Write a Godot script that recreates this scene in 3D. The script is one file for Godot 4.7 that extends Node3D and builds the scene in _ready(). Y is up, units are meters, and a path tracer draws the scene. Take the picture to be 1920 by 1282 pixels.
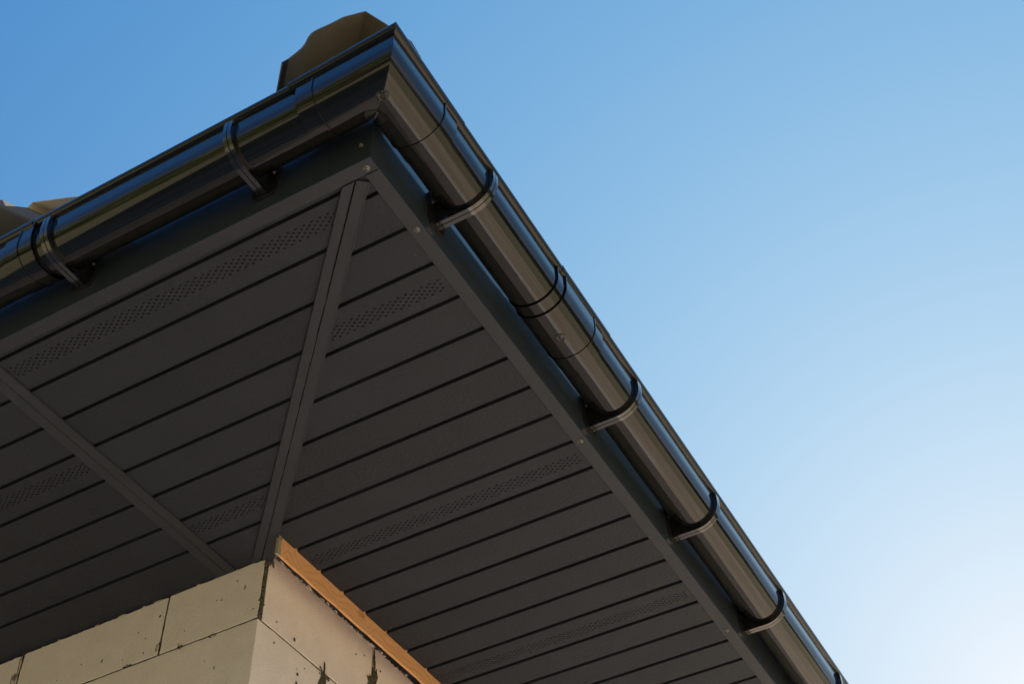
extends Node3D

# All positions are in eave units: (0,0,0) is the lower outer corner of the fascia, x runs along the
# right eave, -z along the left eave; U metres per unit, soffit H0 metres above the ground.
const U := 2.0
const H0 := 3.6

var M := {}
var taken := {}
var rng := RandomNumberGenerator.new()
var nz := FastNoiseLite.new()

func P(x: float, y: float, z: float) -> Vector3:
	return Vector3(x * U, H0 + y * U, z * U)


# ---------------------------------------------------------------- mesh collector
class MB:
	var v := PackedVector3Array()
	var n := PackedVector3Array()
	var uv := PackedVector2Array()
	func tri(a: Vector3, b: Vector3, c: Vector3, na: Vector3, nb: Vector3, nc: Vector3, ua := Vector2.ZERO, ub := Vector2.ZERO, uc := Vector2.ZERO) -> void:
		var g := (c - a).cross(b - a)
		if g.length_squared() < 1e-18:
			return
		if g.dot(na + nb + nc) < 0.0:
			v.append_array([a, c, b]); n.append_array([na, nc, nb]); uv.append_array([ua, uc, ub])
		else:
			v.append_array([a, b, c]); n.append_array([na, nb, nc]); uv.append_array([ua, ub, uc])
	func flat(a: Vector3, b: Vector3, c: Vector3, toward: Vector3) -> void:
		var g := (c - a).cross(b - a)
		if g.length_squared() < 1e-18:
			return
		g = g.normalized()
		if g.dot(toward) < 0.0:
			g = -g
		tri(a, b, c, g, g, g)
	func quad(a: Vector3, b: Vector3, c: Vector3, d: Vector3, toward: Vector3) -> void:
		flat(a, b, c, toward); flat(a, c, d, toward)
	func mesh(base: Vector3) -> ArrayMesh:
		var a := []
		a.resize(Mesh.ARRAY_MAX)
		var w := PackedVector3Array()
		w.resize(v.size())
		for i in v.size():
			w[i] = v[i] - base
		a[Mesh.ARRAY_VERTEX] = w; a[Mesh.ARRAY_NORMAL] = n; a[Mesh.ARRAY_TEX_UV] = uv
		var m := ArrayMesh.new()
		m.add_surface_from_arrays(Mesh.PRIMITIVE_TRIANGLES, a)
		return m


func numbered(called: String) -> String:
	var k: int = taken.get(called, 0)
	taken[called] = k + 1
	return called if k == 0 else "%s_%03d" % [called, k]

func thing(called: String, label: String, category: String, base: Vector3, group := "") -> Node3D:
	var o := Node3D.new()
	o.name = numbered(called)
	add_child(o, true)
	o.position = base
	o.set_meta("label", label); o.set_meta("category", category)
	if group:
		o.set_meta("group", group)
	return o

func part(called: String, mb: MB, mat: Material, parent: Node3D, label := "") -> MeshInstance3D:
	var base := Vector3.ZERO
	var q: Node = parent
	while q is Node3D and q != self:
		base += (q as Node3D).position
		q = q.get_parent()
	var mi := MeshInstance3D.new()
	mi.mesh = mb.mesh(base)
	mi.material_override = mat
	var at := called
	var k := 0
	while parent.has_node(at):
		k += 1
		at = "%s_%03d" % [called, k]
	mi.name = at
	parent.add_child(mi, true)
	if label:
		mi.set_meta("label", label)
	return mi


# ---------------------------------------------------------------- shapes
func prof_normals(pr: PackedVector2Array) -> Array:
	# per edge: [normal at its start, normal at its end], smoothed over gentle bends
	var k := pr.size()
	var area := 0.0
	for i in k:
		area += pr[i].cross(pr[(i + 1) % k])
	var sg := 1.0 if area > 0.0 else -1.0
	var en: Array[Vector2] = []
	for i in k:
		var d := (pr[(i + 1) % k] - pr[i]).normalized()
		en.append(Vector2(d.y, -d.x) * sg)
	var out := []
	for i in k:
		var a := en[i]
		var b := en[i]
		var before := en[(i + k - 1) % k]
		var after := en[(i + 1) % k]
		if a.dot(before) > 0.8:
			a = (a + before).normalized()
		if b.dot(after) > 0.8:
			b = (b + after).normalized()
		out.append([a, b])
	return out

# sweeps the closed outline pr between stations; place(p2, station index) gives the point, axes give the directions of the outline's x and y
func loft(mb: MB, pr: PackedVector2Array, stations: int, place: Callable, ax: Vector3, ay: Vector3, cap0 := true, cap1 := true) -> void:
	var nn := prof_normals(pr)
	var k := pr.size()
	for j in stations - 1:
		for i in k:
			var i2 := (i + 1) % k
			var a: Vector3 = place.call(pr[i], j)
			var b: Vector3 = place.call(pr[i2], j)
			var c: Vector3 = place.call(pr[i2], j + 1)
			var d: Vector3 = place.call(pr[i], j + 1)
			var n0: Vector3 = ax * nn[i][0].x + ay * nn[i][0].y
			var n1: Vector3 = ax * nn[i][1].x + ay * nn[i][1].y
			mb.tri(a, b, c, n0, n1, n1); mb.tri(a, c, d, n0, n1, n0)
	var t := Geometry2D.triangulate_polygon(pr)
	var along: Vector3 = place.call(pr[0], stations - 1) - place.call(pr[0], 0)
	for e in 2:
		if (e == 0 and not cap0) or (e == 1 and not cap1):
			continue
		var s := 0 if e == 0 else stations - 1
		for i in range(0, t.size(), 3):
			mb.flat(place.call(pr[t[i]], s), place.call(pr[t[i + 1]], s), place.call(pr[t[i + 2]], s), -along if e == 0 else along)

# outline (o outward, y up) along an eave; side 0 left, 1 right; frames are [s, shift of o]; mitre: the first frame lies on the diagonal
func eave(mb: MB, side: int, pr: PackedVector2Array, frames: Array, mitre := false) -> void:
	var place := func(p: Vector2, j: int) -> Vector3:
		var o: float = p.x + frames[j][1]
		var s: float = frames[j][0]
		if j == 0 and mitre:
			s = -o
		return P(-o, p.y, -s) if side == 0 else P(s, p.y, o)
	var ax := Vector3(-1, 0, 0) if side == 0 else Vector3(0, 0, 1)
	loft(mb, pr, frames.size(), place, ax, Vector3.UP, not mitre, true)

func box(mb: MB, a: Vector3, b: Vector3) -> void:
	var c := (a + b) * 0.5
	for ax in 3:
		for e in 2:
			var f := []
			for k in 4:
				var w := [k == 1 or k == 2, k >= 2]
				var p := Vector3()
				p[ax] = a[ax] if e == 0 else b[ax]
				p[(ax + 1) % 3] = b[(ax + 1) % 3] if w[0] else a[(ax + 1) % 3]
				p[(ax + 2) % 3] = b[(ax + 2) % 3] if w[1] else a[(ax + 2) % 3]
				f.append(p)
			mb.quad(f[0], f[1], f[2], f[3], (f[0] + f[2]) * 0.5 - c)

func lathe(mb: MB, at: Vector3, axis: Vector3, pr: Array, k := 20) -> void:
	var u := axis.cross(Vector3(0.3, 0.5, 0.81)).normalized()
	var w := axis.cross(u).normalized()
	for i in pr.size() - 1:
		var r0: float = pr[i].x * U; var h0: float = pr[i].y * U
		var r1: float = pr[i + 1].x * U; var h1: float = pr[i + 1].y * U
		var sl := Vector2(h1 - h0, r0 - r1).normalized()
		for j in k:
			var t0 := TAU * j / k; var t1 := TAU * (j + 1) / k
			var d0 := u * cos(t0) + w * sin(t0); var d1 := u * cos(t1) + w * sin(t1)
			var n0 := d0 * sl.x + axis * sl.y; var n1 := d1 * sl.x + axis * sl.y
			var a := at + d0 * r0 + axis * h0; var b := at + d1 * r0 + axis * h0
			var c := at + d1 * r1 + axis * h1; var d := at + d0 * r1 + axis * h1
			mb.tri(a, b, c, n0, n1, n1); mb.tri(a, c, d, n0, n1, n0)

func screw(parent: Node3D, at: Vector3, axis: Vector3, r: float, mat: Material) -> void:
	var mb := MB.new()
	lathe(mb, at, axis, [Vector2(r, -0.001), Vector2(r, 0.0003), Vector2(r * 0.93, 0.0006), Vector2(r * 0.66, 0.0008), Vector2(r * 0.62, 0.0016), Vector2(r * 0.45, 0.0021), Vector2(r * 0.3, 0.0022), Vector2(r * 0.26, 0.0012), Vector2(0.0, 0.0011)], 18)
	part("screw", mb, mat, parent)

# a box with worn, uneven arrises and slightly wavy faces
func rough_box(mb: MB, a: Vector3, b: Vector3, cell: float, r0: float, amp: float, bite := 1.0) -> void:
	var grids := []
	for ax in 3:
		var l := b[ax] - a[ax]
		var g := PackedFloat32Array([0.0, r0 * 0.5, r0 * 1.1, r0 * 2.0])
		var k := maxi(1, int((l - 4.0 * r0) / cell))
		for i in range(1, k):
			g.append(r0 * 2.0 + (l - 4.0 * r0) * i / k)
		g.append_array([l - r0 * 2.0, l - r0 * 1.1, l - r0 * 0.5, l])
		grids.append(g)
	var shape := func(p: Vector3) -> Vector3:
		var r := r0 * (0.35 + 1.5 * bite * maxf(0.0, nz.get_noise_3dv(p * 30.0) + 0.15) + 0.7 * absf(nz.get_noise_3dv(p * 110.0)))
		var q := Vector3(clampf(p.x, a.x + r, b.x - r), clampf(p.y, a.y + r, b.y - r), clampf(p.z, a.z + r, b.z - r))
		var d := p - q
		if d.length() > 1e-7:
			p = q + d.normalized() * r
		return p + Vector3(nz.get_noise_3dv(p * 40.0 + Vector3(9, 0, 0)), nz.get_noise_3dv(p * 40.0 + Vector3(0, 9, 0)), nz.get_noise_3dv(p * 40.0 + Vector3(0, 0, 9))) * amp
	for ax in 3:
		var a1 := (ax + 1) % 3; var a2 := (ax + 2) % 3
		var g1: PackedFloat32Array = grids[a1]; var g2: PackedFloat32Array = grids[a2]
		for e in 2:
			var pts := []
			for i in g1.size():
				var row := PackedVector3Array()
				for j in g2.size():
					var p := Vector3()
					p[ax] = a[ax] if e == 0 else b[ax]
					p[a1] = a[a1] + g1[i]; p[a2] = a[a2] + g2[j]
					row.append(shape.call(p))
				pts.append(row)
			var nr := []
			var outw := Vector3(); outw[ax] = -1.0 if e == 0 else 1.0
			for i in g1.size():
				var row := PackedVector3Array()
				for j in g2.size():
					var di: Vector3 = pts[mini(i + 1, g1.size() - 1)][j] - pts[maxi(i - 1, 0)][j]
					var dj: Vector3 = pts[i][mini(j + 1, g2.size() - 1)] - pts[i][maxi(j - 1, 0)]
					var q := di.cross(dj)
					q = outw if q.length_squared() < 1e-16 else q.normalized()
					row.append(q if q.dot(outw) >= 0.0 else -q)
				nr.append(row)
			for i in g1.size() - 1:
				for j in g2.size() - 1:
					mb.tri(pts[i][j], pts[i + 1][j], pts[i + 1][j + 1], nr[i][j], nr[i + 1][j], nr[i + 1][j + 1])
					mb.tri(pts[i][j], pts[i + 1][j + 1], pts[i][j + 1], nr[i][j], nr[i + 1][j + 1], nr[i][j + 1])

# a low lump with a ragged outline on a face (u, w span the face, out leaves it); sizes in metres
func lump(mb: MB, at: Vector3, u: Vector3, w: Vector3, ru: float, rw: float, h: float, ragged := 0.45) -> void:
	var k := 22
	var out: Vector3 = u.cross(w).normalized()
	var ph := rng.randf() * 50.0
	var rings := []
	for q in 4:
		var f: float = [1.0, 0.82, 0.45, 0.0][q]
		var hh: float = [-0.15, 0.55, 0.95, 1.0][q]
		var row := PackedVector3Array()
		for j in k:
			var t := TAU * j / k
			var rr := 1.0 + ragged * nz.get_noise_2d(ph + cos(t) * 2.2, ph * 1.7 + sin(t) * 2.2) * 2.0 + ragged * 0.5 * nz.get_noise_2d(ph + cos(t) * 9.0, sin(t) * 9.0)
			var hn := 1.0 + 0.5 * nz.get_noise_3d(ph + cos(t) * 5.0 * f, sin(t) * 5.0 * f, ph)
			row.append(at + (u * cos(t) * ru + w * sin(t) * rw) * f * rr + out * h * hh * hn)
		rings.append(row)
	for q in 3:
		for j in k:
			var j2 := (j + 1) % k
			mb.quad(rings[q][j], rings[q][j2], rings[q + 1][j2], rings[q + 1][j], out)


# ---------------------------------------------------------------- materials
func tex(im: Image) -> ImageTexture:
	im.generate_mipmaps()
	return ImageTexture.create_from_image(im)

func noise_tone(size: int, lo: Color, hi: Color, f1: float, f2: float, sd: int, mixf := 0.5, specks := 0.0, speck := Color.BLACK) -> Image:
	var a := FastNoiseLite.new(); a.seed = sd; a.frequency = f1; a.fractal_octaves = 5
	var b := FastNoiseLite.new(); b.seed = sd + 7; b.frequency = f2; b.fractal_octaves = 2
	var ia := a.get_seamless_image(size, size)
	var ib := b.get_seamless_image(size, size)
	var im := Image.create(size, size, false, Image.FORMAT_RGB8)
	var r := RandomNumberGenerator.new(); r.seed = sd
	for y in size:
		for x in size:
			var t := lerpf(ia.get_pixel(x, y).r, ib.get_pixel(x, y).r, mixf)
			im.set_pixel(x, y, lo.lerp(hi, clampf((t - 0.5) * 1.6 + 0.5, 0, 1)))
	var count := int(specks * size * size)
	for i in count:
		var x := r.randi() % size; var y := r.randi() % size
		var k := 1 + (1 if r.randf() < 0.25 else 0)
		for dx in k:
			for dy in k:
				var q: Vector2i = Vector2i((x + dx) % size, (y + dy) % size)
				im.set_pixelv(q, im.get_pixelv(q).lerp(speck, 0.35 + 0.5 * r.randf()))
	return im

func bump(size: int, f: float, sd: int, strength: float) -> ImageTexture:
	var a := FastNoiseLite.new(); a.seed = sd; a.frequency = f; a.fractal_octaves = 4
	var im := a.get_seamless_image(size, size)
	im.convert(Image.FORMAT_RGBA8)
	im.bump_map_to_normal_map(strength)
	return tex(im)

func std(c: Color, rough: float, spec := 0.5) -> StandardMaterial3D:
	var m := StandardMaterial3D.new()
	m.albedo_color = c.linear_to_srgb()
	m.roughness = rough
	m.metallic_specular = spec
	return m

func lin(r: float, g: float, b: float) -> Color:
	return Color(r, g, b).linear_to_srgb()

func mapped(m: StandardMaterial3D, im: Image, scale: float) -> StandardMaterial3D:
	m.albedo_color = Color.WHITE
	m.albedo_texture = tex(im)
	m.uv1_triplanar = true
	m.uv1_world_triplanar = true
	m.uv1_scale = Vector3.ONE * scale
	return m

func make_materials() -> void:
	M.pvc = std(Color(0.0065, 0.0068, 0.0075), 0.09, 0.42)
	M.pvc.clearcoat_enabled = true; M.pvc.clearcoat = 0.5; M.pvc.clearcoat_roughness = 0.06
	M.pvc.normal_enabled = true
	M.pvc.normal_texture = bump(256, 0.012, 3, 1.0)
	M.pvc.normal_scale = 0.05
	M.pvc.uv1_triplanar = true; M.pvc.uv1_world_triplanar = true; M.pvc.uv1_scale = Vector3.ONE * 0.9
	M.bracket = std(Color(0.007, 0.0072, 0.0078), 0.16, 0.7)
	M.bracket.clearcoat_enabled = true; M.bracket.clearcoat = 0.6; M.bracket.clearcoat_roughness = 0.12
	M.bracket_web = std(Color(0.009, 0.0092, 0.0098), 0.55, 0.35)
	M.sheet = mapped(std(Color.WHITE, 0.58, 0.4), noise_tone(512, lin(0.0165, 0.0205, 0.0298), lin(0.0207, 0.0252, 0.0360), 0.006, 0.3, 11, 0.35, 0.0006, lin(0.09, 0.085, 0.08)), 1.3)
	M.sheet.normal_enabled = true; M.sheet.normal_texture = bump(256, 0.25, 5, 2.0); M.sheet.normal_scale = 0.12
	M.sheets = [M.sheet]
	for tone in [0.93, 1.07, 0.97]:
		var other: StandardMaterial3D = M.sheet.duplicate()
		other.albedo_color = Color(tone, tone, tone) if tone < 1.0 else Color.WHITE
		other.roughness = 0.58 + (tone - 1.0) * 0.8
		M.sheets.append(other)
	M.trim = mapped(std(Color.WHITE, 0.5, 0.45), noise_tone(256, lin(0.0200, 0.0240, 0.0330), lin(0.0245, 0.0290, 0.0395), 0.01, 0.3, 12, 0.35, 0.0006, lin(0.1, 0.095, 0.09)), 2.1)
	M.trim.normal_enabled = true; M.trim.normal_texture = M.sheet.normal_texture; M.trim.normal_scale = 0.1
	M.fascia = mapped(std(Color.WHITE, 0.5, 0.5), noise_tone(256, lin(0.022, 0.031, 0.039), lin(0.028, 0.038, 0.046), 0.01, 0.3, 13, 0.35), 2.3)
	M.fascia.clearcoat_enabled = true; M.fascia.clearcoat = 0.8; M.fascia.clearcoat_roughness = 0.1
	M.fascia.normal_enabled = true; M.fascia.normal_texture = M.sheet.normal_texture; M.fascia.normal_scale = 0.03
	M.block = mapped(std(Color.WHITE, 0.95, 0.2), noise_tone(1024, lin(0.74, 0.66, 0.61), lin(0.84, 0.765, 0.715), 0.006, 0.5, 21, 0.6, 0.03, lin(0.46, 0.41, 0.35)), 1.55)
	M.block.normal_enabled = true; M.block.normal_texture = bump(512, 0.42, 22, 5.0); M.block.normal_scale = 0.18
	M.mortar = mapped(std(Color.WHITE, 0.97, 0.2), noise_tone(256, lin(0.07, 0.062, 0.046), lin(0.15, 0.135, 0.105), 0.03, 0.3, 31, 0.5), 6.0)
	M.mortar.normal_enabled = true; M.mortar.normal_texture = bump(256, 0.1, 32, 8.0)
	M.screw = std(Color(0.16, 0.155, 0.15), 0.35); M.screw.metallic = 0.8
	M.zinc = mapped(std(Color.WHITE, 0.55, 0.5), noise_tone(128, lin(0.27, 0.235, 0.175), lin(0.36, 0.32, 0.25), 0.03, 0.2, 41), 6.0)
	M.underside = mapped(std(Color.WHITE, 0.5, 0.5), noise_tone(256, lin(0.135, 0.118, 0.085), lin(0.165, 0.145, 0.108), 0.012, 0.2, 42, 0.4), 1.7)
	M.pale_beige = mapped(std(Color.WHITE, 0.5, 0.5), noise_tone(256, lin(0.60, 0.50, 0.36), lin(0.68, 0.58, 0.43), 0.012, 0.2, 43, 0.4), 1.7)
	M.roof = std(Color(0.03, 0.032, 0.035), 0.4)
	M.grass = mapped(std(Color.WHITE, 0.95, 0.2), noise_tone(512, lin(0.16, 0.147, 0.094), lin(0.27, 0.245, 0.165), 0.02, 0.25, 61, 0.4), 0.23)
	M.paving = mapped(std(Color.WHITE, 0.9, 0.3), noise_tone(256, lin(0.40, 0.39, 0.38), lin(0.50, 0.49, 0.475), 0.03, 0.3, 62, 0.4), 0.9)
	M.ground = mapped(std(Color.WHITE, 0.95, 0.2), noise_tone(512, lin(0.31, 0.25, 0.20), lin(0.48, 0.405, 0.335), 0.012, 0.15, 51, 0.4), 0.11)
	M.bark = std(Color(0.09, 0.07, 0.05), 0.9)
	M.leaf = std(Color(0.075, 0.085, 0.028), 0.6)
	M.leaf.backlight_enabled = true; M.leaf.backlight = Color(0.12, 0.14, 0.03)
	M.leaf.cull_mode = BaseMaterial3D.CULL_DISABLED
	M.wood = std(Color.WHITE, 0.75, 0.3)
	M.wood.albedo_color = Color.WHITE
	M.wood.albedo_texture = tex(wood_image())

func wood_image() -> Image:
	# flat-sawn pine: rings cut at a shallow, wandering depth
	var w := 2048; var h := 96
	var im := Image.create(w, h, false, Image.FORMAT_RGB8)
	var a := FastNoiseLite.new(); a.seed = 77; a.frequency = 0.0035; a.fractal_octaves = 3
	var f := FastNoiseLite.new(); f.seed = 78; f.frequency = 0.2; f.fractal_octaves = 3
	var pale := lin(0.72, 0.385, 0.18); var dark := lin(0.50, 0.24, 0.10); var deep := lin(0.30, 0.13, 0.05)
	for x in w:
		for y in h:
			var u := float(x); var v := float(y)
			var wob := a.get_noise_2d(u * 0.7, v * 0.6) * 3.2
			var d := (v - 44.0) / 30.0 + a.get_noise_2d(u, 500.0) * 1.1
			var ring := sqrt(d * d + 0.05) * 1.6 + a.get_noise_2d(u * 1.3, 90.0) * 3.6 + wob * 0.6
			var fr := ring - floorf(ring)
			var late := smoothstep(0.45, 0.95, fr) * (1.0 - smoothstep(0.95, 1.0, fr))
			var c := pale.lerp(dark, late * 0.42)
			c = c.lerp(dark, clampf(f.get_noise_2d(u * 0.12, v * 2.0) * 0.5, 0.0, 0.3))
			for kn in [Vector3(392, 40, 13), Vector3(1090, 60, 10), Vector3(1640, 30, 14)]:
				var q: float = Vector2((u - kn.x) / 1.5, v - kn.y).length() / kn.z
				if q < 1.3:
					c = c.lerp(deep, smoothstep(1.3, 0.5, q) * (0.45 + 0.3 * sin(q * 16.0)))
			im.set_pixel(x, y, c)
	return im


# ---------------------------------------------------------------- sky
const EXPOSURE := 4.4
const SUN := Vector3(0.882, 0.469, -0.05)

func sky_image() -> Image:
	var w := 1024; var h := 512
	var im := Image.create(w, h, false, Image.FORMAT_RGBF)
	var s := SUN.normalized()
	for y in h:
		var el := PI * (0.5 - (y + 0.5) / h)
		for x in w:
			# column 0 looks along -z, a quarter on along +x
			var az := TAU * (x + 0.5) / w
			var d := Vector3(sin(az) * cos(el), sin(el), -cos(az) * cos(el))
			var th := rad_to_deg(acos(clampf(d.dot(s), -1, 1)))
			if th > 50.0:
				th = 50.0 + 25.0 * (1.0 - exp(-(th - 50.0) / 25.0))
			var c := Color(exp(-0.05 - 0.0484 * th), exp(-0.03 - 0.0245 * th), exp(0.02 - 0.0102 * th))
			var e := rad_to_deg(maxf(el, 0.0))
			var hz := exp(-e / 14.0)
			c = c.lerp(Color(0.92, 0.96, 0.99), hz * 0.85)
			im.set_pixel(x, y, Color(c.r, c.g, c.b) / EXPOSURE)
	return im


func _ready() -> void:
	rng.seed = 4711
	nz.seed = 5; nz.frequency = 1.0; nz.fractal_octaves = 3
	var cam := Camera3D.new()
	cam.name = "camera"
	add_child(cam)
	cam.transform = Transform3D(Basis(Vector3(0.48697688, -0.02578889, 0.87303405), Vector3(-0.63200286, 0.67951434, 0.37260253), -Vector3(0.60284817, 0.73320883, -0.31460912)), P(-0.55620621, -1.0, 0.42905758))
	cam.transform.basis = cam.transform.basis.orthonormalized()
	cam.fov = rad_to_deg(2.0 * atan(641.0 / 2485.78))
	cam.near = 0.05; cam.far = 600.0
	var env := Environment.new()
	env.background_mode = Environment.BG_SKY
	var sk := Sky.new()
	var pm := PanoramaSkyMaterial.new()
	pm.panorama = ImageTexture.create_from_image(sky_image())
	sk.sky_material = pm
	env.sky = sk
	env.tonemap_mode = Environment.TONE_MAPPER_LINEAR
	env.tonemap_exposure = EXPOSURE
	env.sdfgi_enabled = true; env.ssao_enabled = true; env.ssil_enabled = true
	var we := WorldEnvironment.new()
	we.name = "environment"
	we.environment = env
	add_child(we)
	var sun := DirectionalLight3D.new()
	sun.name = "sun"
	add_child(sun)
	sun.look_at_from_position(SUN * 50.0, Vector3.ZERO, Vector3.UP)
	sun.light_color = Color(1.0, 0.95, 0.86)
	sun.light_energy = 1.6
	sun.light_angular_distance = 0.5
	sun.shadow_enabled = true

	make_materials()
	ground()
	wall()
	soffits()
	fascias()
	roof()
	gutters()
	brackets()
	batten()
	trees()


func sheet(called: String, label: String, a: Vector2, b: Vector2, y: float, mat: Material) -> void:
	var mb := MB.new()
	mb.quad(Vector3(a.x, y, a.y), Vector3(b.x, y, a.y), Vector3(b.x, y, b.y), Vector3(a.x, y, b.y), Vector3.UP)
	var g := MeshInstance3D.new()
	g.mesh = mb.mesh(Vector3.ZERO)
	g.material_override = mat
	g.name = called
	g.set_meta("label", label); g.set_meta("category", called); g.set_meta("kind", "structure")
	add_child(g)

func ground() -> void:
	sheet("ground", "rough olive grass field around the building plot", Vector2(-160, -160), Vector2(160, 160), 0.0, M.grass)
	sheet("soil", "bare sandy soil of the building plot", Vector2(-2.2, -14), Vector2(16, 4.4), 0.004, M.ground)
	sheet("pavement", "grey concrete strip round the foot of the house", Vector2(-0.1, -4.0), Vector2(4.8, 0.1), 0.008, M.paving)


# ---------------------------------------------------------------- wall
const WX := 0.424
const WZ := -0.427
const RIGHT_END := 2.4
const LEFT_END := 2.0
const BED := [-0.0865, -0.175, -0.2635, -0.352]

func block(t: Node3D, a: Vector3, b: Vector3) -> void:
	var mb := MB.new()
	rough_box(mb, P(a.x, a.y, a.z), P(b.x, b.y, b.z), 0.017, 0.0020, 0.0008)
	part("block", mb, M.block, t)

func wall() -> void:
	var t := thing("block_wall", "pale aerated concrete block corner wall with grey mortar joints under the eaves", "wall", P(WX, -H0 / U, WZ))
	var g := 0.0010
	# core of mortar, set back behind the block faces
	var mb := MB.new()
	var k := 0.0007
	box(mb, P(WX + k, -H0 / U, -LEFT_END), P(WX + 0.12, -0.003, WZ - k))
	box(mb, P(WX + 0.12, -H0 / U, WZ - 0.12), P(RIGHT_END, 0.004, WZ - k))
	part("mortar", mb, M.mortar, t)
	var tops := [[-0.0012, 0.0105], [BED[0], BED[0]], [BED[1], BED[1]], [BED[2], BED[2]]]
	var lj := [[-0.4345, -0.5735, -0.8105, -1.048, -1.285], [-99.0, -0.7, -0.937, -1.174], [-99.0, -0.56, -0.797, -1.034, -1.271], [-99.0, -0.69, -0.927, -1.164]]
	var rj := [[0.4306, 0.6585, 0.895, 1.1315], [-99.0, 0.5565, 0.793, 1.0295], [-99.0, 0.66, 0.8965, 1.133], [-99.0, 0.56, 0.7965, 1.033]]
	for c in 4:
		var y0: float = BED[c] + g
		var yl: float = tops[c][0] - (g if c else 0.0)
		var yr: float = tops[c][1] - (g if c else 0.0)
		if c == 0:
			block(t, Vector3(WX, y0, lj[0][1] + g * 1.4), Vector3(WX + 0.1, yl, WZ - 0.0012))
			for i in range(1, 4):
				block(t, Vector3(WX, y0, lj[0][i + 1] + g * 1.4), Vector3(WX + 0.1, yl - 0.001 * i, lj[0][i] - g * 1.4))
			for i in 3:
				block(t, Vector3(rj[0][i] + g, y0, WZ - 0.1), Vector3(rj[0][i + 1] - g, yr - 0.0016 * i, WZ))
		else:
			block(t, Vector3(WX, y0, lj[c][1] + g), Vector3(rj[c][1] - g, yr, WZ))
			for i in range(1, lj[c].size() - 1):
				block(t, Vector3(WX, y0, lj[c][i + 1] + g), Vector3(WX + 0.1, yl, lj[c][i] - g))
			for i in range(1, rj[c].size() - 1):
				block(t, Vector3(rj[c][i] + g, y0, WZ - 0.1), Vector3(rj[c][i + 1] - g, yr, WZ))
	# the courses below and the far lengths, out of the picture: real blocks joined into one part
	mb = MB.new()
	for c in 20:
		var y1: float = -0.352 - 0.0885 * (c - 4) if c >= 4 else [-0.003, BED[0], BED[1], BED[2]][c]
		var y0: float = (-0.352 - 0.0885 * (c - 3)) if c >= 4 else BED[c]
		if y0 < -H0 / U:
			y0 = -H0 / U
		if y1 - y0 < 0.01:
			break
		var off := 0.118 * (c % 2)
		if c >= 4:
			box(mb, P(WX, y0 + g, WZ - 0.1), P(WX + 0.12 + off, y1 - g, WZ))
		var z: float = WZ - 0.1 - 0.118 * ((c + 1) % 2) - g if c >= 4 else lj[c][-1]
		if c >= 4:
			box(mb, P(WX, y0 + g, z + g), P(WX + 0.1, y1 - g, WZ - 0.1 - g))
		while z > -LEFT_END:
			box(mb, P(WX, y0 + g, maxf(z - 0.2345, -LEFT_END)), P(WX + 0.1, y1 - g, z - g))
			z -= 0.2365
		var x: float = WX + 0.12 + off if c >= 4 else rj[c][-1]
		while x < RIGHT_END:
			box(mb, P(x + g, y0 + g, WZ - 0.1), P(minf(x + 0.2345, RIGHT_END), y1 - g, WZ))
			x += 0.2365
	var low := part("lower_blocks", mb, M.block, t)
	low.set_meta("kind", "stuff")
	# mortar squeezed out of the joints and smeared over the faces
	var L := Vector3(0, 0, -1); var R := Vector3(1, 0, 0); var Y := Vector3.UP
	var lo := 0.0006
	for q in [[0.0225, -0.5755, -0.074, 0.006, 0.010], [0.0, -0.812, -0.02, 0.006, 0.036], [0.0, -0.818, -0.05, 0.010, 0.03], [0.0, -0.492, -0.0885, 0.010, 0.004], [0.0, -0.62, -0.086, 0.012, 0.0035], [0.0, -0.54, -0.0872, 0.007, 0.005]]:
		mb = MB.new()
		lump(mb, P(WX - lo, q[2], q[1]), L, Y, q[3], q[4], 0.0028, 0.6)
		part("mortar_smear", mb, M.mortar, t)
	for q in [[0.6605, -0.022, 0.0065, 0.045], [0.663, -0.045, 0.014, 0.04], [0.655, -0.05, 0.012, 0.022], [0.5565, -0.100, 0.013, 0.036], [0.56, -0.091, 0.016, 0.007], [0.4335, 0.002, 0.012, 0.016]]:
		mb = MB.new()
		lump(mb, P(q[0], q[1], WZ + lo), R, Y, q[2], q[3], 0.0028, 0.6)
		part("mortar_smear", mb, M.mortar, t)
	# splashes and crumbs, a few millimetres each
	mb = MB.new()
	rough_box(mb, P(WX + 0.0005, BED[0], WZ - 0.012), P(WX + 0.0085, 0.004, WZ - 0.0013), 0.012, 0.003, 0.002)
	part("corner_mortar", mb, M.mortar, t)
	mb = MB.new()
	for i in 42:
		var y := rng.randf_range(-0.25, -0.008)
		var e := 0.0038 * pow(rng.randf(), 3.0) + 0.0009
		lump(mb, P(WX - lo, y, rng.randf_range(-0.85, -0.44)), L.rotated(R, rng.randf() * 3.0), Y, e, e * rng.randf_range(0.5, 1.8), 0.0016)
		y = rng.randf_range(-0.2, 0.002)
		lump(mb, P(rng.randf_range(0.44, 0.8), y, WZ + lo), R, Y, e, e * rng.randf_range(0.5, 1.6), 0.0016)
	for i in 5:
		var zc := rng.randf_range(-0.8, -0.45)
		var yc := rng.randf_range(-0.17, -0.02)
		var dr := Vector3(0, rng.randf_range(0.3, 1.0), rng.randf_range(-1, 1)).normalized()
		lump(mb, P(WX - lo, yc, zc), dr, dr.cross(Vector3(-1, 0, 0)).normalized() * -1.0, rng.randf_range(0.006, 0.013), 0.0013, 0.0012, 0.5)
	part("mortar_splashes", mb, M.mortar, t).set_meta("kind", "stuff")
	mb = MB.new()
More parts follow.
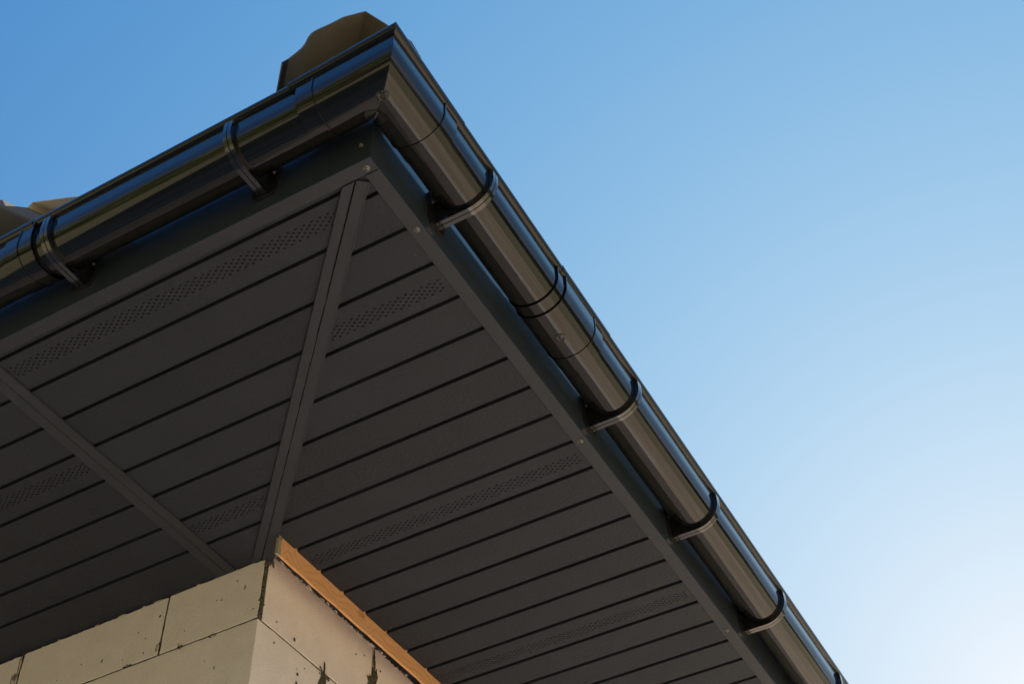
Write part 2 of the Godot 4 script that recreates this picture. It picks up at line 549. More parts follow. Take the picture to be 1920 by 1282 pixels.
	for i in 420:
		var x := rng.randf_range(0.435, 1.1)
		var y := 0.0105 - 0.0065 * (x - 0.43) + rng.randf_range(-0.0015, 0.0035)
		lump(mb, P(x, y, WZ - rng.randf_range(0.0, 0.004)), R.rotated(Vector3(0, 0, 1), rng.randf_range(-0.5, 0.5)), Y, rng.randf_range(0.001, 0.0065), rng.randf_range(0.0008, 0.0026), 0.002, 0.9)
	for i in 90:
		var z := rng.randf_range(-0.9, -0.44)
		lump(mb, P(WX + rng.randf_range(0.0, 0.004), -0.0012 + 0.005 * (z + 0.43) + rng.randf_range(-0.001, 0.0012), z), L, Y, rng.randf_range(0.003, 0.009), rng.randf_range(0.0012, 0.003), 0.003, 0.7)
	part("mortar_crumbs", mb, M.block, t).set_meta("kind", "stuff")
	mb = MB.new()
	rough_box(mb, P(WX + 0.0005, BED[0], WZ - 0.012), P(WX + 0.0085, 0.004, WZ - 0.0013), 0.012, 0.003, 0.002)
	part("corner_mortar", mb, M.mortar, t)
	mb = MB.new()
	for i in 60:
		var y := rng.randf_range(-0.086, 0.0)
		lump(mb, P(WX + 0.0035 + rng.randf_range(-0.002, 0.002), y, WZ - 0.0012), (R + Vector3(0, 0, 1)).normalized(), Y, rng.randf_range(0.002, 0.0045), rng.randf_range(0.003, 0.009), 0.003, 0.6)
	part("corner_joint_mortar", mb, M.mortar, t).set_meta("kind", "stuff")


# ---------------------------------------------------------------- soffit
const HIP := 0.0095

func hip_z(x: float) -> float:
	return -(x + HIP)

# a soffit plank between lines a and b (x), from z0 down to z1; hip0/hip1: that end is cut along the hip; holes: first row of slots measured from a
func plank(t: Node3D, a: float, b: float, z0: float, z1: float, hip0: bool, hip1: bool, holes: float, label := "") -> void:
	var pr: PackedVector2Array
	var face := [a + 0.0004, b - 0.0060]
	var tail := [Vector2(b - 0.0052, 0.0022), Vector2(b - 0.0025, 0.0026), Vector2(b - 0.0022, 0.0085), Vector2(b - 0.0003, 0.0086), Vector2(b - 0.0003, 0.0105), Vector2(a, 0.0105), Vector2(a, 0.0005)]
	var mb := MB.new()
	var zz := func(x: float, e: int) -> float:
		if e == 0:
			return hip_z(x) - 0.003 if hip0 else z0
		return maxf(hip_z(x) + 0.003, z1) if hip1 else z1
	var place := func(p: Vector2, j: int) -> Vector3:
		return P(p.x, p.y, zz.call(p.x, j))
	pr = PackedVector2Array([Vector2(face[0], 0), Vector2(face[1], 0)] + tail)
	if holes <= 0.0:
		loft(mb, pr, 2, place, Vector3.RIGHT, Vector3.UP)
		part("plank", mb, M.sheets[rng.randi() % 4], t, label)
		return
	# everything but the face, then the face in strips: plain, six rows of slots, plain
	var nn := prof_normals(pr)
	for i in range(1, pr.size()):
		var i2 := (i + 1) % pr.size()
		var n0 := Vector3(nn[i][0].x, nn[i][0].y, 0); var n1 := Vector3(nn[i][1].x, nn[i][1].y, 0)
		mb.tri(place.call(pr[i], 0), place.call(pr[i2], 0), place.call(pr[i2], 1), n0, n1, n1)
		mb.tri(place.call(pr[i], 0), place.call(pr[i2], 1), place.call(pr[i], 1), n0, n1, n0)
	var row := 0.00272; var pitch := 0.0092
	var h0: float = a + holes - row * 0.5
	var h1 := h0 + row * 6.0
	for q in [[face[0], h0], [h1, face[1]]]:
		mb.quad(P(q[0], 0, zz.call(q[0], 0)), P(q[1], 0, zz.call(q[1], 0)), P(q[1], 0, zz.call(q[1], 1)), P(q[0], 0, zz.call(q[0], 1)), Vector3.DOWN)
	for r in 6:
		var xa := h0 + row * r; var xb := xa + row
		var zs: float = minf(zz.call(xa, 0), zz.call(xb, 0)) - 0.001
		var ze: float = maxf(zz.call(xa, 1), zz.call(xb, 1)) + 0.001
		if not hip0:
			zs = minf(zs, -0.0165)
		var ph := pitch * 0.5 * (r % 2)
		var first := ceili((-zs + ph) / pitch)
		var last := floori((-ze + ph) / pitch) - 1
		if last < first:
			mb.quad(P(xa, 0, zz.call(xa, 0)), P(xb, 0, zz.call(xb, 0)), P(xb, 0, zz.call(xb, 1)), P(xa, 0, zz.call(xa, 1)), Vector3.DOWN)
			continue
		var zf := -(first * pitch - ph)
		var zl := -((last + 1) * pitch - ph)
		mb.quad(P(xa, 0, zz.call(xa, 0)), P(xb, 0, zz.call(xb, 0)), P(xb, 0, zf), P(xa, 0, zf), Vector3.DOWN)
		mb.quad(P(xa, 0, zl), P(xb, 0, zl), P(xb, 0, zz.call(xb, 1)), P(xa, 0, zz.call(xa, 1)), Vector3.DOWN)
		for i in range(first, last + 1):
			var zc := -((i + 0.5) * pitch - ph)
			var xc := xa + row * 0.5
			var rim := PackedVector3Array(); var edge := PackedVector3Array(); var deep := PackedVector3Array()
			for q in 12:
				var an := TAU * (q + 0.5) / 12.0
				var ca := cos(an); var sa := sin(an)
				rim.append(P(xc + ca * 0.00080, 0, zc + sa * 0.00150))
				deep.append(P(xc + ca * 0.00080, 0.0008, zc + sa * 0.00150))
				var f := 1.0 / maxf(absf(ca), absf(sa))
				edge.append(P(xc + ca * f * row * 0.5, 0, zc + sa * f * pitch * 0.5))
			for q in 12:
				var q2 := (q + 1) % 12
				mb.quad(rim[q], rim[q2], edge[q2], edge[q], Vector3.DOWN)
				mb.quad(rim[q], rim[q2], deep[q2], deep[q], P(xc, 0, zc) - rim[q])
			# the four corners of the cell
			for cx in [-1, 1]:
				for cz in [-1, 1]:
					var co := P(xc + cx * row * 0.5, 0, zc + cz * pitch * 0.5)
					for q in 12:
						var q2 := (q + 1) % 12
						var e0 := edge[q]; var e1 := edge[q2]
						if absf(e0.x - co.x) < 1e-6 and absf(e1.z - co.z) < 1e-6 or absf(e1.x - co.x) < 1e-6 and absf(e0.z - co.z) < 1e-6:
							mb.flat(e0, e1, co, Vector3.DOWN)
	part("plank", mb, M.sheets[rng.randi() % 4], t, label if label else "plank with six rows of small ventilation slots")

func soffits() -> void:
	# left: planks run along the eave, joined at the joint profile
	var t := thing("soffit", "dark grey soffit under the left eave with planks running along the gutter", "soffit", P(0.2, 0, -0.7))
	for k in range(-1, 8):
		var a := 0.0722 + 0.0496 * (k - 1)
		var b := a + (0.0496 if k < 7 else 0.09)
		a = maxf(a, 0.003)
		plank(t, a, b, 0, -0.4775, true, false, 0.0116 if (k == 0 or k == 6) else 0.0)
		plank(t, a, b, -0.4915, -LEFT_END, false, false, 0.0125 if (k == 3) else 0.0)
	var mb := MB.new()
	var jt := PackedVector2Array([Vector2(0.0008, 0.0015), Vector2(0.0008, -0.0010), Vector2(0.0002, -0.0017), Vector2(-0.0140, -0.0017), Vector2(-0.0145, -0.0012), Vector2(-0.0145, -0.0004), Vector2(-0.0110, -0.0003), Vector2(-0.0110, 0.0015)])
	eave(mb, 0, jt, [[-0.0008, 0.0], [LEFT_END, 0.0]])
	part("edge_trim", mb, M.trim, t)
	mb = MB.new()
	for q in [[-0.4718, -0.4842], [-0.4848, -0.4975]]:
		var hp := PackedVector2Array([Vector2(q[0], 0.001), Vector2(q[0], -0.0012), Vector2(q[0] - 0.0004, -0.0018), Vector2(q[1] + 0.0003, -0.0018), Vector2(q[1], -0.0014), Vector2(q[1], 0.001)])
		loft(mb, hp, 2, func(p: Vector2, j: int) -> Vector3: return P(0.0147 if j == 0 else 0.44, p.y, p.x), Vector3(0, 0, 1), Vector3.UP)
		part("joint_profile", mb, M.trim, t)
		mb = MB.new()
	screw(t, P(0.0081, -0.0019, -0.0085), Vector3.DOWN, 0.0036, M.screw)
	# right: planks run across, from the eave to the wall
	t = thing("soffit", "dark grey soffit under the right eave with planks running across to the wall", "soffit", P(0.9, 0, -0.2))
	for k in range(-5, 44):
		var a := 0.2367 + 0.0493 * k
		var vent: bool = posmod(k + 2, 6) == 0
		plank(t, maxf(a, 0.003), a + 0.0493, -0.004, -0.3884, false, a < 0.40, 0.0182 if vent else 0.0)
	mb = MB.new()
	eave(mb, 1, jt, [[0.0146, 0.0], [RIGHT_END, 0.0]])
	part("edge_trim", mb, M.trim, t)
	mb = MB.new()
	box(mb, P(0.0146, -0.0024, -0.0008), P(0.0151, -0.0004, -0.0144))
	part("trim_fold", mb, M.trim, t)
	for q in [[0.0913, -0.0065], [0.4337, -0.007], [0.8511, -0.008], [1.26, -0.0075]]:
		screw(t, P(q[0], -0.0018, q[1]), Vector3.DOWN, 0.0034, M.screw)
	# the two strips that cover the mitre between the soffits
	t = thing("hip_trim", "pair of dark metal strips covering the diagonal joint between the two soffits", "trim", P(0.2, 0, -0.2))
	for q in [[-0.0178, -0.0075], [-0.0068, 0.0061]]:
		mb = MB.new()
		var w0: float = q[0]; var w1: float = q[1]
		var right := w1 > 0.0
		var hp := PackedVector2Array([Vector2(w0, 0.003), Vector2(w0, -0.0024), Vector2(w0 + 0.0005, -0.0031), Vector2(w1 - (0.0016 if right else 0.0005), -0.0031)])
		if right:
			hp.append_array([Vector2(w1 - 0.0014, -0.0027), Vector2(w1 - 0.0008, -0.0027), Vector2(w1 - 0.0006, -0.0033), Vector2(w1, -0.0030)])
		hp.append_array([Vector2(w1, 0.003)])
		var r2 := sqrt(2.0)
		var place := func(p: Vector2, j: int) -> Vector3:
			var along: float = maxf(0.0148 * r2 - p.x, 0.0148 * r2 + p.x) if j == 0 else 0.612
			return P((along + p.x) / r2, p.y, (p.x - along) / r2)
		loft(mb, hp, 2, place, Vector3(1, 0, 1) / r2, Vector3.UP)
		part("strip", mb, M.trim, t)


func fascias() -> void:
	var pr := PackedVector2Array([Vector2(-0.003, 0.0002), Vector2(0, 0.0002), Vector2(0, 0.112), Vector2(-0.007, 0.112), Vector2(-0.007, 0.0002)])
	for side in 2:
		var t := thing("fascia", ["dark metal fascia behind the left gutter, meeting the corner seam", "dark metal fascia behind the right gutter, blue with skylight below it"][side], "fascia", P(0, 0, -0.6) if side == 0 else P(0.8, 0, 0))
		var last := LEFT_END if side == 0 else RIGHT_END
		var mb := MB.new()
		eave(mb, side, pr, [[-0.0009 if side == 0 else 0.0012, 0.0], [last, 0.0]])
		part("cover", mb, M.fascia, t)
		if side == 0:
			screw(t, P(-0.0001, 0.0264, -0.0105), Vector3.LEFT, 0.0032, M.screw)


# ---------------------------------------------------------------- roof
func roof() -> void:
	var slope := tan(deg_to_rad(27.0))
	var t := thing("metal_roof", "hipped metal tile roof above the gutters, mostly out of sight", "roof", P(0.6, 0.12, -0.6))
	for side in 2:
		var mb := MB.new()
		var last := LEFT_END if side == 0 else RIGHT_END
		var up := 1.1
		var rows := 28; var cols := 150
		var at := func(i: int, j: int, lift: float) -> Vector3:
			var d := up * i / rows
			var s0 := d - 0.002
			var s := s0 + (last - s0) * j / cols
			var y := 0.118 + slope * d + lift + 0.006 * sin(s * TAU / 0.091) - 0.006 * fposmod(d, 0.157) / 0.157
			return P(-0.002 + d, y, -s) if side == 0 else P(s, y, 0.002 - d)
		for i in rows:
			for j in cols:
				var a: Vector3 = at.call(i, j, 0.0); var b: Vector3 = at.call(i, j + 1, 0.0)
				var c: Vector3 = at.call(i + 1, j + 1, 0.0); var d: Vector3 = at.call(i + 1, j, 0.0)
				mb.quad(a, b, c, d, Vector3.UP)
		part("slope", mb, M.roof, t)
	# boards that close the ends of the roof space
	var mb := MB.new()
	var gable := PackedVector2Array([Vector2(0.006, 0.012), Vector2(0.006, 0.100), Vector2(1.1, 0.098 + slope * 1.1), Vector2(1.1, 0.012)])
	loft(mb, gable, 2, func(p: Vector2, j: int) -> Vector3: return P(RIGHT_END - 0.006 - 0.004 * j, p.y, -p.x), Vector3(0, 0, -1), Vector3.UP)
	loft(mb, gable, 2, func(p: Vector2, j: int) -> Vector3: return P(p.x, p.y, -LEFT_END + 0.006 + 0.004 * j), Vector3.RIGHT, Vector3.UP)
	box(mb, P(1.15, 0.0, -1.15), P(1.154, 0.68, -LEFT_END))
	box(mb, P(1.1, 0.0, -1.154), P(RIGHT_END, 0.68, -1.15))
	box(mb, P(1.05, 0.64, -LEFT_END), P(1.2, 0.66, -1.0))
	part("end_board", mb, M.roof, t)

	# hip cap at the corner: a folded sheet seen from below
	t = thing("hip_cap", "brown backed folded metal hip cap peeking over the gutter corner", "hip cap", P(0.0, 0.1, 0.0))
	var line := [Vector2(-0.0865, 0.1192), Vector2(-0.0820, 0.1290), Vector2(-0.0784, 0.1374), Vector2(-0.0752, 0.1455), Vector2(-0.0728, 0.1545), Vector2(-0.0707, 0.1682), Vector2(-0.0686, 0.1760), Vector2(-0.0641, 0.1847), Vector2(-0.0520, 0.2020), Vector2(-0.0397, 0.2216), Vector2(-0.0188, 0.2435), Vector2(0.0033, 0.2274), Vector2(0.0300, 0.205), Vector2(0.0400, 0.180), Vector2(0.0450, 0.150), Vector2(0.0600, 0.12)]
	var r2 := sqrt(2.0)
	var hip := func(p: Vector2, along: float) -> Vector3:
		return P((along + p.x) / r2 - 0.005, p.y + along * slope / r2, (p.x - along) / r2 + 0.005)
	mb = MB.new()
	ribbon(mb, line, 0.0016, hip, 0.55)
	part("cap_sheet", mb, M.underside, t)
	mb = MB.new()
	ribbon(mb, [Vector2(-0.0913, 0.1112), Vector2(-0.0866, 0.1190)], 0.0016, hip, 0.55)
	part("hem", mb, M.roof, t)

	# profiled sheet whose ends show over the gutter at far left
	t = thing("roof_sheet", "stepped roof sheet ends with one pale strip above the far left gutter", "roof sheet", P(0.0, 0.14, -0.44))
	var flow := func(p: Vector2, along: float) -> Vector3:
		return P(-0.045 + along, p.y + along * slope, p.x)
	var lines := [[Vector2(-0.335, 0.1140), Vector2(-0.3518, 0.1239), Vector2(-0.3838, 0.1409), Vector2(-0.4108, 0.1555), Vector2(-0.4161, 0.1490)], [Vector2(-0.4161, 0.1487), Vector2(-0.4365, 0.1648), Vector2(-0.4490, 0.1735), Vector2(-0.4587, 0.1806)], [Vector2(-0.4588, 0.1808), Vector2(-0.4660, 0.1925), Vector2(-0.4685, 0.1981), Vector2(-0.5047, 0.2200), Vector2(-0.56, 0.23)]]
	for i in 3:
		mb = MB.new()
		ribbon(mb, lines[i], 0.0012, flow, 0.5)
		part("sheet_end", mb, M.pale_beige if i < 1 else M.underside, t)  # first sheet end is coloured a paler beige than the others

# a bent sheet: the open polyline line given a thickness and drawn out along place(p, distance)
func ribbon(mb: MB, line: Array, th: float, place: Callable, far: float) -> void:
	var up := PackedVector2Array()
	for i in line.size():
		var d: Vector2 = line[mini(i + 1, line.size() - 1)] - line[maxi(i - 1, 0)]
		up.append(line[i] + Vector2(-d.y, d.x).normalized() * th * (1.0 if d.x > 0.0 else -1.0))
	var o: Vector3 = place.call(Vector2(1, 0), 0.0) - place.call(Vector2.ZERO, 0.0)
	var pr := PackedVector2Array(line)
	for i in range(line.size() - 1, -1, -1):
		pr.append(up[i])
	loft(mb, pr, 2, func(p: Vector2, j: int) -> Vector3: return place.call(p, far * j), o.normalized(), Vector3.UP)


# ---------------------------------------------------------------- gutters
const LIP_Y := 0.0765
const OC := 0.0352       # centre of the half round, distance from the fascia
const BOTTOM := 0.0245

func arc(c: Vector2, r: float, a0: float, a1: float, k: int) -> PackedVector2Array:
	var out := PackedVector2Array()
	for i in k + 1:
		var t := deg_to_rad(lerpf(a0, a1, float(i) / k))
		out.append(c + Vector2(cos(t), sin(t)) * r)
	return out

# trough wall between two radii grown from the plain gutter
const LIP_R := 0.0661

func trough(grow: float, lip: float, y_front := 0.070) -> PackedVector2Array:
	var r := lip - 0.0048 - OC + grow
	var c := Vector2(OC, BOTTOM - grow + r)
	var wide := (OC - (0.0079 if lip < 0.065 else 0.0050) + grow * 0.4) / r
	var back := func(a: PackedVector2Array) -> PackedVector2Array:
		for i in a.size():
			if a[i].x < OC:
				a[i].x = OC - (OC - a[i].x) * wide
		return a
	var pr: PackedVector2Array = back.call(PackedVector2Array([Vector2(OC - r, 0.073)]))
	pr.append_array(back.call(arc(c, r, 180, 360, 40)))
	pr.append(Vector2(OC + r, y_front))
	pr.append(Vector2(OC + r - 0.0014, y_front))
	pr.append_array(back.call(arc(c, r - 0.0014, 360, 180, 40)))
	pr.append_array(back.call(PackedVector2Array([Vector2(OC - r + 0.0014, 0.073)])))
	return pr

func bead(lip: float, grow := 0.0) -> PackedVector2Array:
	var r := 0.0053
	var c := Vector2(lip - r, LIP_Y - r)
	var pr := arc(c, r + grow, -100, 175, 30)
	pr.append(Vector2(lip - 0.0048 - 0.003, LIP_Y - 2.0 * r - grow))
	return pr

const LIP := 0.0647

func r_shift(s: float) -> float:
	return 0.0024 - 0.0055 * (s - 0.11)

func run(side: int, s0: float, s1: float) -> Array:
	if side == 0:
		return [[s0, 0.0], [s1, 0.0]]
	return [[s0, r_shift(s0)], [s1, r_shift(s1)]]

func gutter(side: int, s0: float, s1: float, label: String) -> void:
	var m := (s0 + s1) * 0.5
	var t := thing("gutter", label, "gutter", P(-OC, BOTTOM, -m) if side == 0 else P(m, BOTTOM, OC), "lengths of black half round gutter")
	var mb := MB.new()
	eave(mb, side, trough(0.0, LIP if side == 0 else LIP_R), run(side, s0, s1))
	part("trough", mb, M.pvc, t)
	mb = MB.new()
	eave(mb, side, bead(LIP if side == 0 else LIP_R), run(side, s0, s1))
	part("rim", mb, M.pvc, t)

func boss(t: Node3D, at: Vector3) -> void:
	var mb := MB.new()
	lathe(mb, at, Vector3.DOWN, [Vector2(0.0062, -0.003), Vector2(0.0060, 0.0012), Vector2(0.0052, 0.0020), Vector2(0.0040, 0.0021), Vector2(0.0031, 0.0015), Vector2(0.0027, 0.0002), Vector2(0.0, 0.0)], 28)
	part("boss", mb, M.pvc, t)

func gutters() -> void:
	gutter(0, 0.030, 0.372, "left black gutter length between the corner fitting and the far left connector")
	gutter(0, 0.374, LEFT_END, "black gutter length at the far left edge, beyond the connector")
	gutter(1, 0.028, 0.310, "right black gutter length from the corner fitting to the connector with the round boss")
	gutter(1, 0.312, RIGHT_END, "long right black gutter length running down to the bottom edge past several brackets")
	# corner fitting
	var t := thing("gutter_corner", "glossy black mitred gutter corner fitting at the top of the eaves", "gutter fitting", P(-OC, BOTTOM, OC))
	for side in 2:
		var lip := LIP if side == 0 else LIP_R
		var f0 := 0.0052 if side == 0 else 0.0036
		var f1 := 0.0018 if side == 0 else 0.0028
		var name_s := [0.0252, 0.0435, 0.0512] if side == 0 else [0.0229, 0.0445, 0.053]
		var mb := MB.new()
		eave(mb, side, trough(0.0022, lip), [[0, f0 - 0.0022], [name_s[0], f1 - 0.0006]], true)
		part("arm", mb, M.pvc, t)
		mb = MB.new()
		eave(mb, side, trough(0.0016, lip), [[name_s[0] - 0.002, f1], [name_s[1], f1 - 0.0002]])
		part("socket", mb, M.pvc, t)
		mb = MB.new()
		eave(mb, side, trough(0.0034, lip), [[name_s[0] - 0.0014, f1 - 0.0006], [name_s[0], f1 - 0.0006]])
		part("ring", mb, M.pvc, t)
		mb = MB.new()
		eave(mb, side, bead(lip, 0.0006), [[0, f0], [name_s[2], f1]], true)
		part("rim", mb, M.pvc, t)
	boss(t, P(-OC - 0.0015, BOTTOM - 0.0012, OC + 0.0015))
	# connectors
	t = thing("gutter_connector", "black gutter connector with round boss between first and second right brackets", "gutter connector", P(0.31, BOTTOM, OC), "gutter connectors")
	connector(t, 1, [0.2505, 0.2668, 0.3355, 0.3565, 0.2588, 0.3704])
	boss(t, P(0.3045, BOTTOM - 0.0012, OC + r_shift(0.3) + 0.001))
	t = thing("gutter_connector", "black gutter connector at the far left beside the left bracket", "gutter connector", P(-OC, BOTTOM, -0.38), "gutter connectors")
	connector(t, 0, [0.3605, 0.3605, 0.3805, 0.3805, 0.3655, 0.44])

func connector(t: Node3D, side: int, q: Array) -> void:
	var lip := LIP if side == 0 else LIP_R
	var mb := MB.new()
	eave(mb, side, trough(0.0015, lip), run(side, q[0], q[3] if q[3] > q[2] else q[2] + 0.02))
	part("socket", mb, M.pvc, t)
	mb = MB.new()
	eave(mb, side, trough(0.0027, lip), run(side, q[1], q[2]))
	part("body", mb, M.pvc, t)
	for e in [q[0], q[1], q[2] - 0.0014]:
		mb = MB.new()
		eave(mb, side, trough(0.0036, lip) if e > q[0] or q[0] == q[1] else trough(0.0022, lip), run(side, e, e + 0.0014))
		part("ring", mb, M.pvc, t)
	mb = MB.new()
	eave(mb, side, bead(lip, 0.0008), run(side, q[4], q[5]))
	part("rim_sleeve", mb, M.pvc, t)


func bracket(side: int, s: float, label: String) -> void:
	# s: near edge of the strap; the strap wraps the gutter and runs level back to the fascia
	var sh := 0.0 if side == 0 else r_shift(s)
	var t := thing("gutter_bracket", label, "bracket", P(0, 0.02, -s) if side == 0 else P(s, 0.02, 0), "gutter brackets on the fascia")
	var r := (LIP if side == 0 else LIP_R) - 0.0048 - OC + 0.0004
	var c := Vector2(OC + sh, BOTTOM - 0.0004 + r)
	var ro := r + 0.0048
	for q in [[0.0, 0.0042, 0.0], [0.0054, 0.0098, 0.0003]]:
		var mb := MB.new()
		var e: float = q[2]
		var pr := PackedVector2Array([Vector2(0.0015, c.y - ro + e), Vector2(c.x, c.y - ro + e)])
		pr.append_array(arc(c, ro - e, -86, 0, 24))
		pr.append_array([Vector2(c.x + ro - e, 0.0600), Vector2(c.x + ro - 0.0012, 0.0648), Vector2(c.x + r, 0.0650)])
		pr.append_array(arc(c, r, 0, -90, 24))
		pr.append_array([Vector2(0.0015, c.y - r)])
		eave(mb, side, pr, [[s + q[0], 0.0], [s + q[1], 0.0]])
		part("strap", mb, M.bracket, t)
	var mb := MB.new()
	var wb := PackedVector2Array([Vector2(0.001, c.y - ro + 0.001), Vector2(c.x, c.y - ro + 0.001)])
	wb.append_array(arc(c, ro - 0.001, -86, 0, 24))
	wb.append_array([Vector2(c.x + r + 0.002, 0.0630), Vector2(c.x + r, 0.0635)])
	wb.append_array(arc(c, r, 0, -90, 20))
	for i in range(1, 10):
		var an := deg_to_rad(90.0 * i / 9.0)
		wb.append(Vector2(c.x - sin(an) * (OC - 0.0062), c.y - cos(an) * r))
	wb.append_array([Vector2(c.x - OC + 0.0062, 0.064), Vector2(0.001, 0.064)])
	eave(mb, side, wb, [[s + 0.0008, 0.0], [s + 0.0090, 0.0]])
	part("web", mb, M.bracket_web, t)
	mb = MB.new()
	var pl := PackedVector2Array([Vector2(-0.0085, 0.0235), Vector2(-0.0040, 0.0170), Vector2(0.0140, 0.0170), Vector2(0.0185, 0.0235), Vector2(0.0185, 0.063), Vector2(-0.0085, 0.063)])
	var face := Vector3(-1, 0, 0) if side == 0 else Vector3(0, 0, 1)
	loft(mb, pl, 2, func(p: Vector2, j: int) -> Vector3:
		var o := 0.0001 + 0.0030 * j
		return P(-o, p.y, -(s + p.x)) if side == 0 else P(s + p.x, p.y, o), Vector3(0, 0, -1) if side == 0 else Vector3(1, 0, 0), Vector3.UP)
	part("base_plate", mb, M.bracket_web, t)
	screw(t, (P(-0.0032, 0.0485, -(s - 0.0048)) if side == 0 else P(s - 0.0048, 0.0485, 0.0032)), face, 0.0024, M.screw)

func brackets() -> void:
	bracket(0, 0.1145, "black gutter bracket on the left eave nearest the corner")
	bracket(0, 0.3385, "black gutter bracket at the far left beside the connector")
	bracket(1, 0.1080, "first black bracket down the right gutter from the corner fitting")
	bracket(1, 0.4390, "second bracket down the right gutter, just below the connector with the boss")
	bracket(1, 0.6660, "third bracket down the right gutter, halfway between connector and bottom edge")
	bracket(1, 0.8950, "fourth bracket down the right gutter, near the bottom of the photo")
	bracket(1, 1.1240, "lowest bracket on the right gutter, cut by the bottom edge")


# ---------------------------------------------------------------- batten under the right soffit
func batten() -> void:
	var t := thing("wooden_batten", "orange pine batten along the top of the right block wall", "batten", P(0.8, -0.027, -0.395))
	var mb := MB.new()
	var x0 := 0.4030
	var cols := 160
	var zf := -0.3886
	var uvp := func(p: Vector3) -> Vector2: return Vector2((p.x / U - 0.4) / 0.9, (p.y - H0) / U / -0.042 + 0.3)
	var ring := func(x: float) -> Array:
		var lowy := -0.0262 + 0.003 * smoothstep(0.42, 0.75, x) + 0.0009 * nz.get_noise_2d(x * 30.0, 3.0)
		var zz := zf + 0.0004 * nz.get_noise_2d(x * 12.0, 9.0)
		return [P(x, 0.0095, zz), P(x, lowy + 0.0006, zz), P(x, lowy, zz - 0.0006), P(x, lowy, zz - 0.0028), P(x, 0.0095, zz - 0.0028)]
	for i in cols:
		var xa := x0 + (RIGHT_END - 0.01 - x0) * pow(float(i) / cols, 1.4)
		var xb := x0 + (RIGHT_END - 0.01 - x0) * pow(float(i + 1) / cols, 1.4)
		var ra: Array = ring.call(xa); var rb: Array = ring.call(xb)
		for j in 4:
			var nn := (ra[j + 1] - ra[j] as Vector3).cross(rb[j] - ra[j]).normalized()
			if nn.dot([Vector3(0, 0, 1), Vector3(0, -1, 1), Vector3.DOWN, Vector3(0, 0, -1)][j]) < 0.0:
				nn = -nn
			mb.tri(ra[j], ra[j + 1], rb[j + 1], nn, nn, nn, uvp.call(ra[j]), uvp.call(ra[j + 1]), uvp.call(rb[j + 1]))
			mb.tri(ra[j], rb[j + 1], rb[j], nn, nn, nn, uvp.call(ra[j]), uvp.call(rb[j + 1]), uvp.call(rb[j]))
	var e: Array = ring.call(x0)
	for j in range(1, 4):
		mb.flat(e[0], e[j], e[j + 1], Vector3.LEFT)
	part("board", mb, M.wood, t)
	mb = MB.new()
	var pl := PackedVector2Array([Vector2(0.3975, 0.0012), Vector2(0.4022, 0.0012), Vector2(0.4034, -0.0262), Vector2(0.3972, -0.0268)])
	loft(mb, pl, 2, func(p: Vector2, j: int) -> Vector3: return P(p.x, p.y, zf + 0.0008 - 0.004 * j), Vector3.RIGHT, Vector3.UP)
	part("end_plate", mb, M.zinc, t)
	mb = MB.new()
	lathe(mb, P(0.4013, -0.0035, zf + 0.0006), Vector3(0, 0, 1), [Vector2(0.0017, 0.0), Vector2(0.0015, 0.0006), Vector2(0.0008, 0.0011), Vector2(0.0, 0.0012)], 14)
	part("nail", mb, M.screw, t)
	mb = MB.new()
	lathe(mb, P(0.7380, -0.0185, zf + 0.0002), Vector3(0, 0, 1), [Vector2(0.0016, 0.0), Vector2(0.0012, 0.0002), Vector2(0.0, 0.0002)], 12)
	part("nail", mb, M.roof, t)


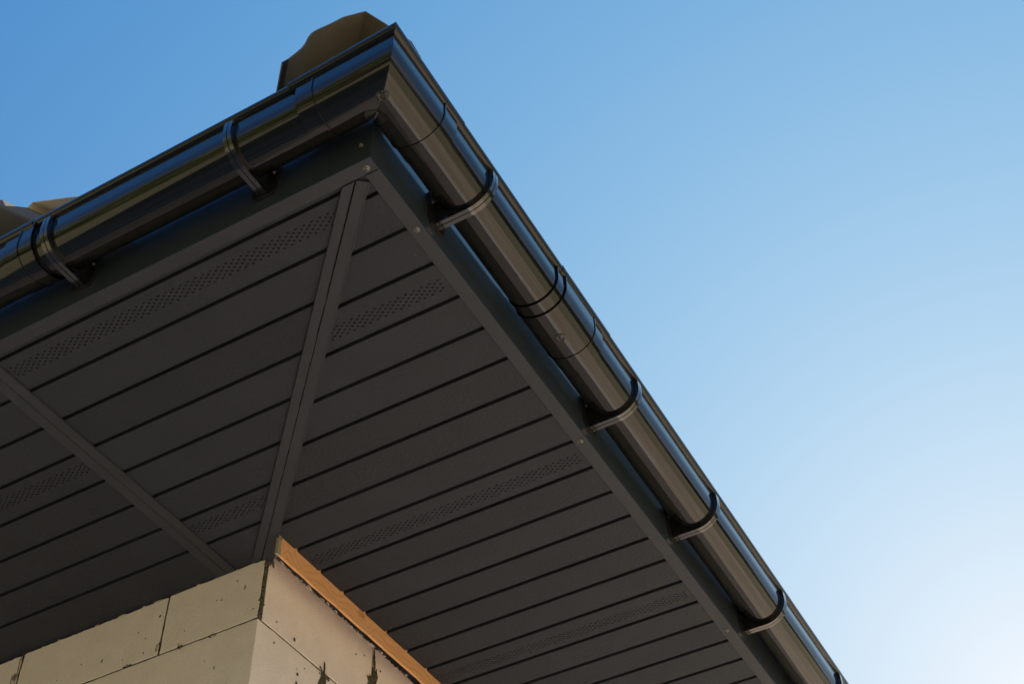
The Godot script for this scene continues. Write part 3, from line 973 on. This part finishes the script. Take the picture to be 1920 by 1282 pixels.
# ---------------------------------------------------------------- trees beyond the plot, seen only in the gloss of the gutters
func trees() -> void:
	var leaf := MB.new()
	for a in 3:
		var d := Vector3(cos(a * 1.05), 0.25, sin(a * 1.05)) * 0.26
		var e := Vector3(-sin(a * 1.05), 0.4 * (a - 1), cos(a * 1.05)) * 0.17
		leaf.quad(-d, e, d, -e, Vector3.UP)
	var lm := leaf.mesh(Vector3.ZERO)
	lm.surface_set_material(0, M.leaf)
	var t := thing("tree", "leafy tree", "tree", Vector3.ZERO, "trees around the plot")
	var mb := MB.new()
	for i in 6:
		var y0 := 0.9 * i; var y1 := 0.9 * (i + 1)
		var r0 := 0.2 - 0.025 * i; var r1 := 0.2 - 0.025 * (i + 1)
		for j in 9:
			var a := TAU * j / 9; var b := TAU * (j + 1) / 9
			mb.quad(Vector3(cos(a) * r0, y0, sin(a) * r0), Vector3(cos(b) * r0, y0, sin(b) * r0), Vector3(cos(b) * r1, y1, sin(b) * r1), Vector3(cos(a) * r1, y1, sin(a) * r1), Vector3(cos(a), 0, sin(a)))
	part("trunk", mb, M.bark, t)
	var mm := MultiMesh.new()
	mm.transform_format = MultiMesh.TRANSFORM_3D
	mm.mesh = lm
	mm.instance_count = 2600
	var cl := []
	for i in 26:
		var h := rng.randf()
		cl.append(Vector4(rng.randfn(0, 1.25) * (1.1 - 0.5 * h), 1.6 + 5.2 * h, rng.randfn(0, 1.25) * (1.1 - 0.5 * h), rng.randf_range(0.6, 1.15)))
	for i in mm.instance_count:
		var c: Vector4 = cl[i % cl.size()]
		var p := Vector3(rng.randfn(), rng.randfn() * 0.7, rng.randfn()) * c.w * 0.62
		mm.set_instance_transform(i, Transform3D(Basis.from_euler(Vector3(rng.randf() * 6, rng.randf() * 6, rng.randf() * 6)), Vector3(c.x, c.y, c.z) + p))
	var mi := MultiMeshInstance3D.new()
	mi.multimesh = mm
	mi.name = "crown"
	mi.set_meta("kind", "stuff")
	t.add_child(mi)
	var spots := []
	for i in 13:
		spots.append([Vector3(-16.0 + 4.2 * i + rng.randf_range(-0.8, 0.8), 0, 24.0 + rng.randf_range(-1.5, 2.0)), rng.randf_range(0.75, 1.05), "leafy tree %s along the side of the plot the right eave faces"])
	for i in 8:
		spots.append([Vector3(-13.5 + rng.randf_range(-1.0, 1.0), 0, -20.0 + 3.7 * i + rng.randf_range(-0.6, 0.6)), rng.randf_range(1.05, 1.3), "leafy tree %s along the side of the plot the left eave faces"])
	var ordinal := ["first", "second", "third", "fourth", "fifth", "sixth", "seventh", "eighth", "ninth", "tenth", "eleventh", "twelfth", "thirteenth"]
	for i in spots.size():
		var o: Node3D = t if i == 0 else t.duplicate()
		if i:
			o.name = numbered("tree")
			add_child(o, true)
		o.position = spots[i][0]
		o.rotation.y = rng.randf() * TAU
		o.scale = Vector3.ONE * spots[i][1]
		o.set_meta("label", spots[i][2] % ordinal[i if i < 13 else i - 13])
